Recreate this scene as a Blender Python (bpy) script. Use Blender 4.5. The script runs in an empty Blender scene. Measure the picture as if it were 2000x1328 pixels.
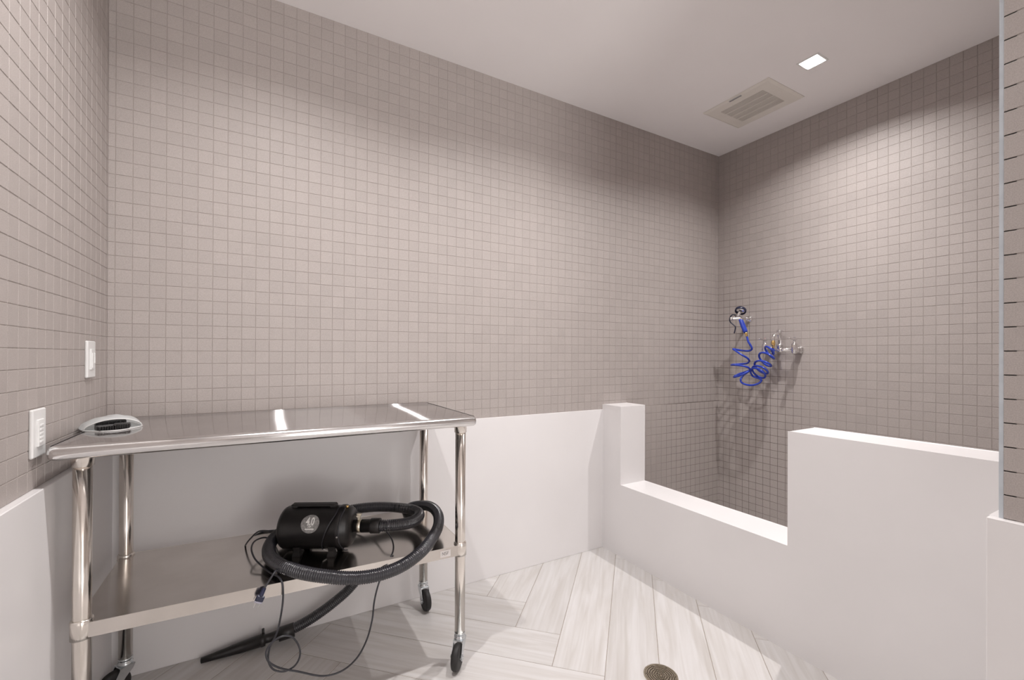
import bpy, math, random
from mathutils import Vector, Matrix, Quaternion
random.seed(7)
S = bpy.context.scene
COL = S.collection
R = math.radians

# ------------------------------------------------------------------ camera
CAM = Vector((0, 0, 1.2406)); FPX = 862.76; YAW = R(29.595); PIT = R(0.129); ROL = R(0.199); CY = 691.8
fw = Vector((math.sin(YAW)*math.cos(PIT), math.cos(YAW)*math.cos(PIT), math.sin(PIT)))
rt0 = Vector((math.cos(YAW), -math.sin(YAW), 0)); up0 = rt0.cross(fw)
rt = rt0*math.cos(ROL) + up0*math.sin(ROL); up = -rt0*math.sin(ROL) + up0*math.cos(ROL)
cd = bpy.data.cameras.new('camera'); cam = bpy.data.objects.new('camera', cd); COL.objects.link(cam)
M = Matrix((rt, up, -fw)).transposed().to_4x4(); M.translation = CAM; cam.matrix_world = M
cd.sensor_fit = 'HORIZONTAL'; cd.sensor_width = 36; cd.lens = 36*FPX/2000
cd.shift_y = (CY-664)/2000; cd.clip_start = .02
S.camera = cam
# ------------------------------------------------------------------ world, view
w = bpy.data.worlds.new('world'); S.world = w; w.use_nodes = True
wn = w.node_tree; wb = wn.nodes['Background']; wtc = wn.nodes.new('ShaderNodeTexCoord'); wsx = wn.nodes.new('ShaderNodeSeparateXYZ')
wmr = wn.nodes.new('ShaderNodeMapRange'); wmr.inputs['From Min'].default_value = -.15; wmr.inputs['From Max'].default_value = .10
wmr.inputs['To Min'].default_value = 9.0; wmr.inputs['To Max'].default_value = 3.2  # added fill: world made brighter below the horizon to lift the ceiling
wn.links.new(wtc.outputs['Generated'], wsx.inputs[0]); wn.links.new(wsx.outputs['Z'], wmr.inputs['Value']); wn.links.new(wmr.outputs[0], wb.inputs[1])
wb.inputs[0].default_value = (1.0, .962, .942, 1)
S.view_settings.view_transform = 'Standard'; S.view_settings.look = 'None'
S.view_settings.exposure = 0.24; S.view_settings.gamma = 1; S.view_settings.use_curve_mapping = False
# ------------------------------------------------------------------ lights (the recessed ceiling lamps)
ZC = 2.803
LAMPS = [(2.536, 1.25, 1.05, 'shower'), (1.33, 1.25, 1.0, 'room'), (.10, 1.25, .95, 'table')]
LAMP_W = 13.2
LAMP_COL = (1, .968, .958); BACK_COL = (.74, .87, 1.0)
for i, (x, y, k, n) in enumerate(LAMPS):
    ld = bpy.data.lights.new('lamp_light', 'AREA'); ld.shape = 'SQUARE'; ld.size = .042; ld.spread = R(140)
    ld.energy = LAMP_W*k; ld.color = LAMP_COL if n != 'back' else BACK_COL
    lo = bpy.data.objects.new('lamp_light', ld); COL.objects.link(lo); lo.location = (x, y, ZC+.012)
    if n == 'shower':      # this fitting has a stronger downward beam
        ld.energy *= .80; l2 = ld.copy(); l2.spread = R(85); l2.energy = LAMP_W*.20
        lo = bpy.data.objects.new('lamp_light', l2); COL.objects.link(lo); lo.location = (x, y, ZC+.011)

pd_ = bpy.data.lights.new('fill_portal', 'AREA'); pd_.shape = 'RECTANGLE'; pd_.size = 1.04; pd_.size_y = 2.8; pd_.cycles.is_portal = True
po = bpy.data.objects.new('fill_portal', pd_); COL.objects.link(po); po.location = (.872, -2.6, 1.4); po.rotation_euler = (R(90), 0, 0)  # guides world fill through an opening added behind the camera


def at(px, py, x=None, y=None, z=None):
    d = fw + rt*((px-1000)/FPX) - up*((py-CY)/FPX)
    if x is not None: t = x/d.x
    elif y is not None: t = y/d.y
    else: t = (z-CAM.z)/d.z
    return CAM + d*t


# ------------------------------------------------------------------ materials
def mat(name, col, rough=.5, metal=0., spec=.5, **kw):
    m = bpy.data.materials.new(name); m.use_nodes = True
    b = m.node_tree.nodes['Principled BSDF']
    b.inputs['Base Color'].default_value = (*col, 1); b.inputs['Roughness'].default_value = rough
    b.inputs['Metallic'].default_value = metal; b.inputs['Specular IOR Level'].default_value = spec
    for k, v in kw.items():
        b.inputs[k.replace('_', ' ')].default_value = v
    return m


def N(m, t, **kw):
    n = m.node_tree.nodes.new(t)
    for k, v in kw.items(): setattr(n, k, v)
    return n


def L(m, a, b): m.node_tree.links.new(a, b)


def bsdf(m): return m.node_tree.nodes['Principled BSDF']


def noise_mat(name, c1, c2, scale, rough=.6, bump=.0, detail=3, metal=0, rscale=None, pos=(.35, .65), attr=None, bscale=None):
    m = mat(name, c1, rough, metal)
    tc = N(m, 'ShaderNodeTexCoord'); no = N(m, 'ShaderNodeTexNoise')
    no.inputs['Scale'].default_value = scale; no.inputs['Detail'].default_value = detail
    L(m, tc.outputs['Object'], no.inputs['Vector'])
    cr = N(m, 'ShaderNodeValToRGB'); cr.color_ramp.elements[0].color = (*c1, 1); cr.color_ramp.elements[1].color = (*c2, 1)
    cr.color_ramp.elements[0].position = pos[0]; cr.color_ramp.elements[1].position = pos[1]
    L(m, no.outputs['Fac'], cr.inputs[0]); out = cr.outputs[0]
    if attr:
        a = N(m, 'ShaderNodeAttribute', attribute_name='shade'); mm = N(m, 'ShaderNodeMix', data_type='RGBA', blend_type='MULTIPLY')
        mm.inputs[0].default_value = attr; L(m, out, mm.inputs[6]); L(m, a.outputs['Color'], mm.inputs[7]); out = mm.outputs[2]
    L(m, out, bsdf(m).inputs['Base Color'])
    if bump:
        nb = no
        if bscale:
            nb = N(m, 'ShaderNodeTexNoise'); nb.inputs['Scale'].default_value = bscale; nb.inputs['Detail'].default_value = 2
            L(m, tc.outputs['Object'], nb.inputs['Vector'])
        bp = N(m, 'ShaderNodeBump'); bp.inputs['Strength'].default_value = bump; bp.inputs['Distance'].default_value = .001
        L(m, nb.outputs['Fac'], bp.inputs['Height']); L(m, bp.outputs[0], bsdf(m).inputs['Normal'])
    return m


TILE = noise_mat('mosaic_tile', (.385, .342, .322), (.475, .430, .410), 420, .55, .25, 4, pos=(.3, .7), attr=.9)
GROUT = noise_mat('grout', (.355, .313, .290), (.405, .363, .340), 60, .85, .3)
# darker grout low in the shower corner
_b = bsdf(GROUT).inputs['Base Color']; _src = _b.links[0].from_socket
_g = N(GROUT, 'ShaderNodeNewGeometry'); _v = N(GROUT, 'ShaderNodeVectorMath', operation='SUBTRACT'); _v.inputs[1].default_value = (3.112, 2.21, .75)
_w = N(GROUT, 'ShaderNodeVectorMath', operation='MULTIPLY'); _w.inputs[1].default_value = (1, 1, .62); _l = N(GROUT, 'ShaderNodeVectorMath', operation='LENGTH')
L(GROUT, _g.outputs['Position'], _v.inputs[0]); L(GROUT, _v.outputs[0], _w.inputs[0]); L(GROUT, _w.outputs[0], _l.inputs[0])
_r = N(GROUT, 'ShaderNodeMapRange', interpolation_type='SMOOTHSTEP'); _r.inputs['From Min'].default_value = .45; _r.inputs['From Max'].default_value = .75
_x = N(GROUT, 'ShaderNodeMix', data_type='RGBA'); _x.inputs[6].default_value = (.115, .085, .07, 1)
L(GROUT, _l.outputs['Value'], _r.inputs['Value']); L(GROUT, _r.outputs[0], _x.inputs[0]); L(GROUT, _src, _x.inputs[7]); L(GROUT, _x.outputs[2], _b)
PAINT = noise_mat('white_panel', (.795, .775, .775), (.815, .795, .795), 3, .32, 0)
CEIL = noise_mat('ceiling_paint', (.93, .905, .905), (.95, .925, .925), 2, .8, .08, bscale=300)
PLASTER = noise_mat('plaster', (.62, .60, .59), (.66, .64, .63), 3, .7, 0)
BLACK = noise_mat('black_plastic', (.010, .009, .009), (.017, .015, .015), 40, .36, .05)
BLACKM = noise_mat('black_rubber', (.012, .011, .011), (.02, .018, .018), 60, .55, .1)
HOSE = noise_mat('black_hose', (.016, .016, .021), (.024, .024, .031), 30, .20, 0); bsdf(HOSE).inputs['Specular IOR Level'].default_value = .9
CORD = noise_mat('cord_rubber', (.025, .025, .03), (.035, .035, .042), 30, .3, 0)
CHROME = noise_mat('chrome', (.78, .77, .77), (.84, .83, .83), 20, .10, 0, metal=1)
STEEL = noise_mat('polished_steel', (.80, .755, .70), (.85, .80, .75), 12, .16, 0, metal=1)
SHELFM = noise_mat('shelf_steel', (.64, .60, .56), (.70, .66, .62), 8, .16, 0, metal=1)
RIMM = noise_mat('rim_steel', (.74, .73, .725), (.80, .79, .785), 10, .15, 0, metal=1)
ZINC = noise_mat('zinc', (.62, .66, .68), (.72, .75, .77), 60, .25, .05, metal=1)
CLAMPM = noise_mat('clamp_steel', (.74, .68, .56), (.80, .74, .62), 60, .3, 0, metal=1)
BRASS = noise_mat('brass', (.72, .48, .18), (.80, .56, .24), 60, .25, 0, metal=1)
BLUE = noise_mat('blue_hose', (.025, .055, .42), (.035, .075, .52), 20, .25, 0)
DBLUE = noise_mat('dark_blue_rubber', (.012, .022, .10), (.018, .03, .13), 20, .4, 0)
DKN = noise_mat('dark_navy', (.010, .012, .035), (.015, .018, .05), 20, .35, 0)
WPLAS = noise_mat('white_plastic', (.80, .80, .79), (.83, .83, .82), 20, .3, 0)
CREAM = noise_mat('cream_plastic', (.80, .765, .71), (.83, .795, .74), 10, .5, 0)
DARK = noise_mat('dark_void', (.06, .045, .03), (.08, .06, .045), 30, .8, 0)
VENTBACK = noise_mat('vent_shadow', (.26, .22, .17), (.30, .25, .20), 30, .8, 0)
DRAINM = noise_mat('drain_metal', (.46, .40, .30), (.58, .52, .42), 80, .3, .1, metal=1)
BADGE = noise_mat('badge_grey', (.20, .195, .19), (.36, .35, .34), 160, .4, 0)
PRINT = mat('white_print', (.86, .85, .83), .5)
LABELM = mat('label_paper', (.72, .68, .66), .5)
INK = mat('black_ink', (.03, .03, .03), .6)
RED = mat('red_mark', (.5, .02, .02), .5)
TRIMM = noise_mat('edge_profile', (.50, .54, .58), (.56, .60, .64), 30, .3, 0)
PLUGM = noise_mat('plug_grey', (.30, .29, .36), (.36, .35, .42), 30, .4, 0)

# brushed steel for the table top : roughness stretched across the brushing
TOPM = mat('brushed_top', (.60, .59, .59), .16, 1.)
tb = bsdf(TOPM)
tg = N(TOPM, 'ShaderNodeTangent', direction_type='UV_MAP'); gl2 = N(TOPM, 'ShaderNodeBsdfAnisotropic'); gl2.inputs['Color'].default_value = (.62, .61, .61, 1)
gl2.inputs['Roughness'].default_value = .44; gl2.inputs['Anisotropy'].default_value = .972; L(TOPM, tg.outputs[0], gl2.inputs['Tangent'])
tcc = N(TOPM, 'ShaderNodeTexCoord'); mp = N(TOPM, 'ShaderNodeMapping'); mp.inputs['Scale'].default_value = (3, 600, 600)
nn = N(TOPM, 'ShaderNodeTexNoise'); nn.inputs['Scale'].default_value = 1; L(TOPM, tcc.outputs['Object'], mp.inputs[0]); L(TOPM, mp.outputs[0], nn.inputs['Vector'])
mr = N(TOPM, 'ShaderNodeMapRange'); mr.inputs['To Min'].default_value = .07; mr.inputs['To Max'].default_value = .11
L(TOPM, nn.outputs['Fac'], mr.inputs['Value']); L(TOPM, mr.outputs[0], tb.inputs['Roughness'])
mxs = N(TOPM, 'ShaderNodeMixShader'); mxs.inputs[0].default_value = .24
L(TOPM, tb.outputs[0], mxs.inputs[1]); L(TOPM, gl2.outputs[0], mxs.inputs[2]); L(TOPM, mxs.outputs[0], TOPM.node_tree.nodes['Material Output'].inputs[0])

# lamp panel
GLOW = bpy.data.materials.new('lamp_panel'); GLOW.use_nodes = True
bsdf(GLOW).inputs['Emission Color'].default_value = (1, .97, .97, 1); bsdf(GLOW).inputs['Emission Strength'].default_value = 6

# bag film
BAG = mat('bag_film', (.84, .86, .86), .22)
b_ = bsdf(BAG); tr = N(BAG, 'ShaderNodeBsdfTransparent'); tl = N(BAG, 'ShaderNodeBsdfTranslucent'); tl.inputs[0].default_value = (.85, .87, .87, 1)
m1 = N(BAG, 'ShaderNodeMixShader'); m1.inputs[0].default_value = .35; m2 = N(BAG, 'ShaderNodeMixShader'); m2.inputs[0].default_value = .08
L(BAG, b_.outputs[0], m1.inputs[1]); L(BAG, tl.outputs[0], m1.inputs[2]); L(BAG, m1.outputs[0], m2.inputs[1]); L(BAG, tr.outputs[0], m2.inputs[2])
L(BAG, m2.outputs[0], BAG.node_tree.nodes['Material Output'].inputs[0])

# wood-look plank tile: grain runs along each plank's u
WOOD = mat('plank_tile', (.7, .68, .66), .30)
uv = N(WOOD, 'ShaderNodeUVMap'); mp2 = N(WOOD, 'ShaderNodeMapping'); mp2.inputs['Scale'].default_value = (2.2, 34, 1)
n1 = N(WOOD, 'ShaderNodeTexNoise'); n1.inputs['Scale'].default_value = 1.0; n1.inputs['Detail'].default_value = 6; n1.inputs['Distortion'].default_value = .9
L(WOOD, uv.outputs[0], mp2.inputs[0]); L(WOOD, mp2.outputs[0], n1.inputs['Vector'])
mp3 = N(WOOD, 'ShaderNodeMapping'); mp3.inputs['Scale'].default_value = (1.3, 7, 1)
n2 = N(WOOD, 'ShaderNodeTexNoise'); n2.inputs['Scale'].default_value = 1.0; n2.inputs['Detail'].default_value = 3; n2.inputs['Distortion'].default_value = 2.2
L(WOOD, uv.outputs[0], mp3.inputs[0]); L(WOOD, mp3.outputs[0], n2.inputs['Vector'])
cr1 = N(WOOD, 'ShaderNodeValToRGB'); e = cr1.color_ramp.elements
e[0].position = .3; e[0].color = (.56, .535, .515, 1); e[1].position = .66; e[1].color = (.665, .65, .645, 1)
cr2 = N(WOOD, 'ShaderNodeValToRGB'); e = cr2.color_ramp.elements
e[0].position = .3; e[0].color = (.93, .92, .905, 1); e[1].position = .65; e[1].color = (1, 1, 1, 1)
L(WOOD, n1.outputs['Fac'], cr1.inputs[0]); L(WOOD, n2.outputs['Fac'], cr2.inputs[0])
mx = N(WOOD, 'ShaderNodeMix', data_type='RGBA', blend_type='MULTIPLY'); mx.inputs[0].default_value = 1
L(WOOD, cr1.outputs[0], mx.inputs[6]); L(WOOD, cr2.outputs[0], mx.inputs[7])
aw = N(WOOD, 'ShaderNodeAttribute', attribute_name='shade'); mx2 = N(WOOD, 'ShaderNodeMix', data_type='RGBA', blend_type='MULTIPLY'); mx2.inputs[0].default_value = 1
L(WOOD, mx.outputs[2], mx2.inputs[6]); L(WOOD, aw.outputs['Color'], mx2.inputs[7]); L(WOOD, mx2.outputs[2], bsdf(WOOD).inputs['Base Color'])
SEAM = noise_mat('floor_grout', (.30, .26, .22), (.36, .31, .27), 40, .8, 0)


# ------------------------------------------------------------------ mesh builder
def frame_for(d):
    d = d.normalized(); a = Vector((0, 0, 1)) if abs(d.z) < .9 else Vector((1, 0, 0))
    u = d.cross(a).normalized(); v = d.cross(u).normalized()
    return u, v


class MB:
    def __init__(s): s.v = []; s.f = []; s.m = []; s.uv = None; s.sm = []; s.col = None

    def vert(s, p): s.v.append(Vector(p)); return len(s.v)-1

    def face(s, idx, mi=0, smooth=False): s.f.append(tuple(idx)); s.m.append(mi); s.sm.append(smooth); return s

    def box(s, a, b, mi=0, bev=0.):
        x0, y0, z0 = [min(a[i], b[i]) for i in range(3)]; x1, y1, z1 = [max(a[i], b[i]) for i in range(3)]
        return s.obox(Vector(((x0+x1)/2, (y0+y1)/2, (z0+z1)/2)), (x1-x0, y1-y0, z1-z0), bev=bev, mi=mi)

    def obox(s, c, size, rot=None, bev=0., mi=0):
        c = Vector(c); hx, hy, hz = [q/2 for q in size]; rot = rot or Matrix.Identity(3)
        if bev <= 0:
            i = len(s.v)
            for z in (-hz, hz):
                for x, y in ((-hx, -hy), (hx, -hy), (hx, hy), (-hx, hy)): s.vert(c + rot @ Vector((x, y, z)))
            for q in ((3, 2, 1, 0), (4, 5, 6, 7), (0, 1, 5, 4), (1, 2, 6, 5), (2, 3, 7, 6), (3, 0, 4, 7)): s.face([i+k for k in q], mi)
            return s
        bev = min(bev, hx*.9, hy*.9, hz*.9)
        i = len(s.v); idx = {}
        for sx in (-1, 1):
            for sy in (-1, 1):
                for sz in (-1, 1):
                    for ax in range(3):
                        p = [sx*hx, sy*hy, sz*hz]
                        for k in range(3):
                            if k != ax: p[k] -= (sx, sy, sz)[k]*bev
                        idx[(sx, sy, sz, ax)] = s.vert(c + rot @ Vector(p))

        def F(l):
            P = [s.v[k] for k in l]; n = (P[1]-P[0]).cross(P[2]-P[0]); cc = sum(P, Vector())/len(P)-c
            s.face(l if n.dot(cc) > 0 else l[::-1], mi)
        for sgn in (-1, 1):
            F([idx[(sgn, a, b, 0)] for a, b in ((-1, -1), (1, -1), (1, 1), (-1, 1))])
            F([idx[(a, sgn, b, 1)] for a, b in ((-1, -1), (1, -1), (1, 1), (-1, 1))])
            F([idx[(a, b, sgn, 2)] for a, b in ((-1, -1), (1, -1), (1, 1), (-1, 1))])
        for a in (-1, 1):
            for b in (-1, 1):
                F([idx[(a, b, -1, 0)], idx[(a, b, 1, 0)], idx[(a, b, 1, 1)], idx[(a, b, -1, 1)]])
                F([idx[(a, -1, b, 0)], idx[(a, 1, b, 0)], idx[(a, 1, b, 2)], idx[(a, -1, b, 2)]])
                F([idx[(-1, a, b, 1)], idx[(1, a, b, 1)], idx[(1, a, b, 2)], idx[(-1, a, b, 2)]])
                for g in (-1, 1): F([idx[(a, b, g, 0)], idx[(a, b, g, 1)], idx[(a, b, g, 2)]])
        return s

    def rings(s, rings, mi=0, cap=True, closed=False, smooth=True):
        n = len(rings[0]); base = len(s.v)
        for r in rings:
            for p in r: s.vert(p)
        m = len(rings)
        for k in range(m if closed else m-1):
            a = base + k*n; b = base + ((k+1) % m)*n
            for j in range(n):
                s.face((a+j, a+(j+1) % n, b+(j+1) % n, b+j), mi, smooth)
        if cap and not closed:
            s.face([base+j for j in range(n)][::-1], mi); s.face([base+(m-1)*n+j for j in range(n)], mi)
        return s

    def lathe(s, o, d, prof, n=24, mi=0, cap=True):
        o = Vector(o); d = Vector(d).normalized(); u, v = frame_for(d)
        return s.rings([[o + d*h + (u*math.cos(t) + v*math.sin(t))*r for t in [2*math.pi*j/n for j in range(n)]] for h, r in prof], mi, cap)

    def cyl(s, a, b, r, n=20, mi=0, r2=None):
        a = Vector(a); b = Vector(b); d = b-a
        return s.lathe(a, d, [(0, r), (d.length, r2 if r2 is not None else r)], n, mi)

    def tube(s, pts, r, n=10, mi=0, cap=True, rfun=None):
        pts = [Vector(p) for p in pts]; rs = []
        d = (pts[1]-pts[0]).normalized(); u, v = frame_for(d); L_ = 0
        for i, p in enumerate(pts):
            dn = (pts[min(i+1, len(pts)-1)]-pts[max(i-1, 0)]).normalized()
            q = d.rotation_difference(dn); u = q @ u; d = dn; u = (u - d*u.dot(d)).normalized(); v = d.cross(u)
            if i: L_ += (p-pts[i-1]).length
            rr = rfun(L_) if rfun else r
            rs.append([p + (u*math.cos(t)+v*math.sin(t))*rr for t in [2*math.pi*j/n for j in range(n)]])
        return s.rings(rs, mi, cap)

    def torus(s, c, ax, R_, r, n=28, k=10, mi=0):
        c = Vector(c); u, v = frame_for(Vector(ax)); a = Vector(ax).normalized(); rs = []
        for i in range(n):
            t = 2*math.pi*i/n; d = u*math.cos(t)+v*math.sin(t)
            rs.append([c + d*(R_ + r*math.cos(p)) + a*r*math.sin(p) for p in [2*math.pi*j/k for j in range(k)]])
        return s.rings(rs, mi, False, True)

    def build(s, name, mats, parent=None, loc=None, fix=True):
        if not isinstance(mats, (list, tuple)): mats = [mats]
        off = Vector(loc) if loc is not None else Vector(OFF.get(parent.name, (0, 0, 0))) if parent else Vector()
        me = bpy.data.meshes.new(name)
        me.from_pydata([tuple(p-off) for p in s.v], [], s.f)
        for m in mats: me.materials.append(m)
        me.polygons.foreach_set('material_index', s.m); me.polygons.foreach_set('use_smooth', s.sm)
        if s.uv:
            ul = me.uv_layers.new(name='UVMap')
            for p in me.polygons:
                for li, vi in zip(p.loop_indices, p.vertices): ul.data[li].uv = s.uv[vi]
        if s.col:
            ca = me.color_attributes.new('shade', 'FLOAT_COLOR', 'POINT')
            ca.data.foreach_set('color', [x for c in s.col for x in (c, c, c, 1)])
        me.update()
        if fix:
            import bmesh
            bm = bmesh.new(); bm.from_mesh(me); bmesh.ops.recalc_face_normals(bm, faces=bm.faces); bm.to_mesh(me); bm.free()
        o = bpy.data.objects.new(name, me); COL.objects.link(o)
        if parent: o.parent = parent; OFF[o.name] = OFF.get(parent.name, Vector())
        else: o.location = off; OFF[o.name] = off
        return o


OFF = {}


def thing(name, loc, label, cat, group=None):
    o = bpy.data.objects.new(name, None); COL.objects.link(o); o.location = loc; o.empty_display_size = .05
    OFF[o.name] = Vector(loc); tag(o, label, cat, group); return o


def tag(o, label, cat, group=None):
    o['label'] = label; o['category'] = cat
    if group: o['group'] = group
    return o


def struct(o): o['kind'] = 'structure'; return o


def smooth_path(P, step=.01):
    P = [Vector(p) for p in P]; out = []
    for i in range(len(P)-1):
        p0 = P[max(i-1, 0)]; p1 = P[i]; p2 = P[i+1]; p3 = P[min(i+2, len(P)-1)]
        n = max(2, int((p2-p1).length/step))
        # centripetal catmull-rom
        def tj(t, a, b): return t + max((b-a).length, 1e-5)**.5
        if i == 0: p0 = p1*2-p2
        if i == len(P)-2: p3 = p2*2-p1
        t0 = 0; t1 = tj(t0, p0, p1); t2 = tj(t1, p1, p2); t3 = tj(t2, p2, p3)
        for k in range(n):
            t = t1 + (t2-t1)*k/n
            A1 = p0*((t1-t)/(t1-t0)) + p1*((t-t0)/(t1-t0)); A2 = p1*((t2-t)/(t2-t1)) + p2*((t-t1)/(t2-t1)); A3 = p2*((t3-t)/(t3-t2)) + p3*((t-t2)/(t3-t2))
            B1 = A1*((t2-t)/(t2-t0)) + A2*((t-t0)/(t2-t0)); B2 = A2*((t3-t)/(t3-t1)) + A3*((t-t1)/(t3-t1))
            out.append(B1*((t2-t)/(t2-t1)) + B2*((t-t1)/(t2-t1)))
    out.append(P[-1]); return out


def resample(P, step):
    out = [P[0]]; acc = 0
    for i in range(1, len(P)):
        a = P[i-1]; b = P[i]; l = (b-a).length
        while acc + l >= step:
            t = (step-acc)/l; a = a + (b-a)*t; out.append(a.copy()); l = (b-a).length; acc = 0
        acc += l
    out.append(P[-1]); return out


# ------------------------------------------------------------------ room shell
XC, XB, YA = -.508, 3.112, 2.21
XP, TP, YW = 1.932, .208, 2.201
ZL = .892            # top of the wainscot
P = .0516            # mosaic pitch
YD = .306            # end of the right-hand wall block
XD = 1.394           # its tiled face
YR = -2.6


def tiles(mb, O, U, V, Nn, ul, vl, u0, v0, gap=.0020, rise=.0012, back=.10):
    """mosaic over the rectangle ul x vl at O; grout face plus one chamfered tile per cell"""
    O = Vector(O); U = Vector(U); V = Vector(V); Nn = Vector(Nn)
    c = O + U*ul/2 + V*vl/2 - Nn*(back/2)
    rot = Matrix((U, V, Nn)).transposed()
    k0 = len(mb.v); mb.obox(c, (ul, vl, back), rot, mi=1)
    if mb.col is None: mb.col = []
    mb.col += [1]*(len(mb.v)-len(mb.col))

    def edges(l, s0):
        e_ = [0]; x = s0
        while x < l-.004:
            if x > .004: e_.append(x)
            x += P
        e_.append(l); return e_
    eu = edges(ul, u0); ev = edges(vl, v0); g = gap/2; ch = .0009
    for i in range(len(eu)-1):
        for j in range(len(ev)-1):
            a0, a1, b0, b1 = eu[i]+g, eu[i+1]-g, ev[j]+g, ev[j+1]-g
            if a1-a0 < .004 or b1-b0 < .004: continue
            n = len(mb.v); rz = [rise + random.uniform(-.00022, .00022) for _ in range(4)]
            for (x, y) in ((a0, b0), (a1, b0), (a1, b1), (a0, b1)): mb.vert(O+U*x+V*y+Nn*.0001)
            for q, (x, y) in enumerate(((a0+ch, b0+ch), (a1-ch, b0+ch), (a1-ch, b1-ch), (a0+ch, b1-ch))): mb.vert(O+U*x+V*y+Nn*rz[q])
            mb.face((n+4, n+5, n+6, n+7), 0)
            for q in range(4): mb.face((n+q, n+(q+1) % 4, n+4+(q+1) % 4, n+4+q), 0)
            sh = random.uniform(.955, 1.02); mb.col += [sh]*8
    return mb


X, Y, Z = Vector((1, 0, 0)), Vector((0, 1, 0)), Vector((0, 0, 1))
# back wall: tiles above the wainscot for the whole length, plus built-out tiles low down in the shower
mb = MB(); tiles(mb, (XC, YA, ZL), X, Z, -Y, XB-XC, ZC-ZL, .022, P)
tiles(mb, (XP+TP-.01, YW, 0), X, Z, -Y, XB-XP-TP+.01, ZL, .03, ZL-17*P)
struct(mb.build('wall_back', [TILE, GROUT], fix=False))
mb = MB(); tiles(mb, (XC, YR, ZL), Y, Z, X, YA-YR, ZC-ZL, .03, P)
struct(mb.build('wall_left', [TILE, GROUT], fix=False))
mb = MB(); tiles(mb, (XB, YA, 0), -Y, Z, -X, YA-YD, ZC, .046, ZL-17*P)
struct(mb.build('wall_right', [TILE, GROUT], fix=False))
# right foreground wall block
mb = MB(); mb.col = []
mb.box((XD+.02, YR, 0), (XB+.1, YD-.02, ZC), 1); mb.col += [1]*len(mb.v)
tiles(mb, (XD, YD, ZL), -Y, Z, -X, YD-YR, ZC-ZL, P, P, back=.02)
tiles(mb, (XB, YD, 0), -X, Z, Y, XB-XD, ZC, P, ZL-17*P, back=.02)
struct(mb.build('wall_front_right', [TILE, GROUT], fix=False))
mb = MB(); mb.box((XC-.1, YR-.1, 0), (.35, YR, ZC)); struct(mb.build('wall_fill_blocker', PLASTER))  # unseen partial wall, shaped to keep world fill off the right foreground wall
# wainscot panels
mb = MB(); mb.box((XC, YW, 0), (XP+.02, YA+.01, ZL), bev=.0015); struct(mb.build('trim_1', PAINT))
mb = MB(); mb.box((XC-.01, YR, 0), (-.487, YW+.002, ZL), bev=.002); struct(mb.build('trim_2', PAINT))
mb = MB(); mb.box((1.379, YR, 0), (XD+.006, .328, ZL), bev=.002); mb.box((XD+.006, YD, 0), (XP+.01, .328, ZL)); struct(mb.build('trim_3', PAINT))
mb = MB(); mb.box((XD-.0005, YD-.001, ZL), (XD+.007, YD+.006, ZC)); struct(mb.build('trim_4', TRIMM))
# low shower wall with its notch (one solid, extruded outline)
mb = MB(); ya, yb, yn1, yn2 = YA, YD+.001, 2.042, 1.044; z1, z2 = .9235, .441
prof = [(ya, 0), (ya, z1), (yn1, z1), (yn1, z2), (yn2, z2), (yn2, z1), (yb, z1), (yb, 0)]
n = len(prof); b = .0016
ins = []
for i in range(n):
    p0, p1, p2 = [Vector(prof[k % n]) for k in (i-1, i, i+1)]
    e1 = (p1-p0).normalized(); e2 = (p2-p1).normalized(); n1_ = Vector((-e1.y, e1.x)); n2_ = Vector((-e2.y, e2.x))
    ins.append(p1 - (n1_+n2_)*b)
for x, pl in ((XP, ins), (XP+b, prof), (XP+TP-b, prof), (XP+TP, ins)):
    for (y, z) in pl: mb.vert((x, y, z))
for k in range(3):
    for i in range(n): mb.face((k*n+i, k*n+(i+1) % n, (k+1)*n+(i+1) % n, (k+1)*n+i))
for k in (0, 3*n):   # cap faces as quads (outline is concave)
    for q in ((0, 1, 2, 3), (0, 3, 4, 7), (7, 4, 5, 6)): mb.face([k+i for i in q])
struct(mb.build('wall_shower', PAINT))
# ceiling with square openings for the lamps and the fan: built as a grid of slabs
LS = .09
holes = [(x-LS/2, x+LS/2, y-LS/2, y+LS/2) for x, y, k, nme in LAMPS] + [(2.53, 2.77, 1.50, 1.795)]
xs = sorted({XC-.1, XB+.1} | {h[0] for h in holes} | {h[1] for h in holes}); ys = sorted({YR-.1, YA+.1} | {h[2] for h in holes} | {h[3] for h in holes})
mb = MB()
gi = {}
for k, zz in enumerate((ZC, ZC+.08)):
    for i, x in enumerate(xs):
        for j, y in enumerate(ys): gi[(i, j, k)] = mb.vert((x, y, zz))
solid = lambda i, j: 0 <= i < len(xs)-1 and 0 <= j < len(ys)-1 and not any(h[0]-1e-6 <= xs[i] < h[1]-1e-6 and h[2]-1e-6 <= ys[j] < h[3]-1e-6 for h in holes)
for i in range(len(xs)-1):
    for j in range(len(ys)-1):
        if not solid(i, j): continue
        mb.face((gi[(i, j, 0)], gi[(i, j+1, 0)], gi[(i+1, j+1, 0)], gi[(i+1, j, 0)])); mb.face((gi[(i, j, 1)], gi[(i+1, j, 1)], gi[(i+1, j+1, 1)], gi[(i, j+1, 1)]))
        for di, dj, a, c in ((-1, 0, (i, j), (i, j+1)), (1, 0, (i+1, j+1), (i+1, j)), (0, -1, (i+1, j), (i, j)), (0, 1, (i, j+1), (i+1, j+1))):
            if not solid(i+di, j+dj): mb.face((gi[(*a, 0)], gi[(*c, 0)], gi[(*c, 1)], gi[(*a, 1)]))
struct(mb.build('ceiling', CEIL, fix=False))

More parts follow.
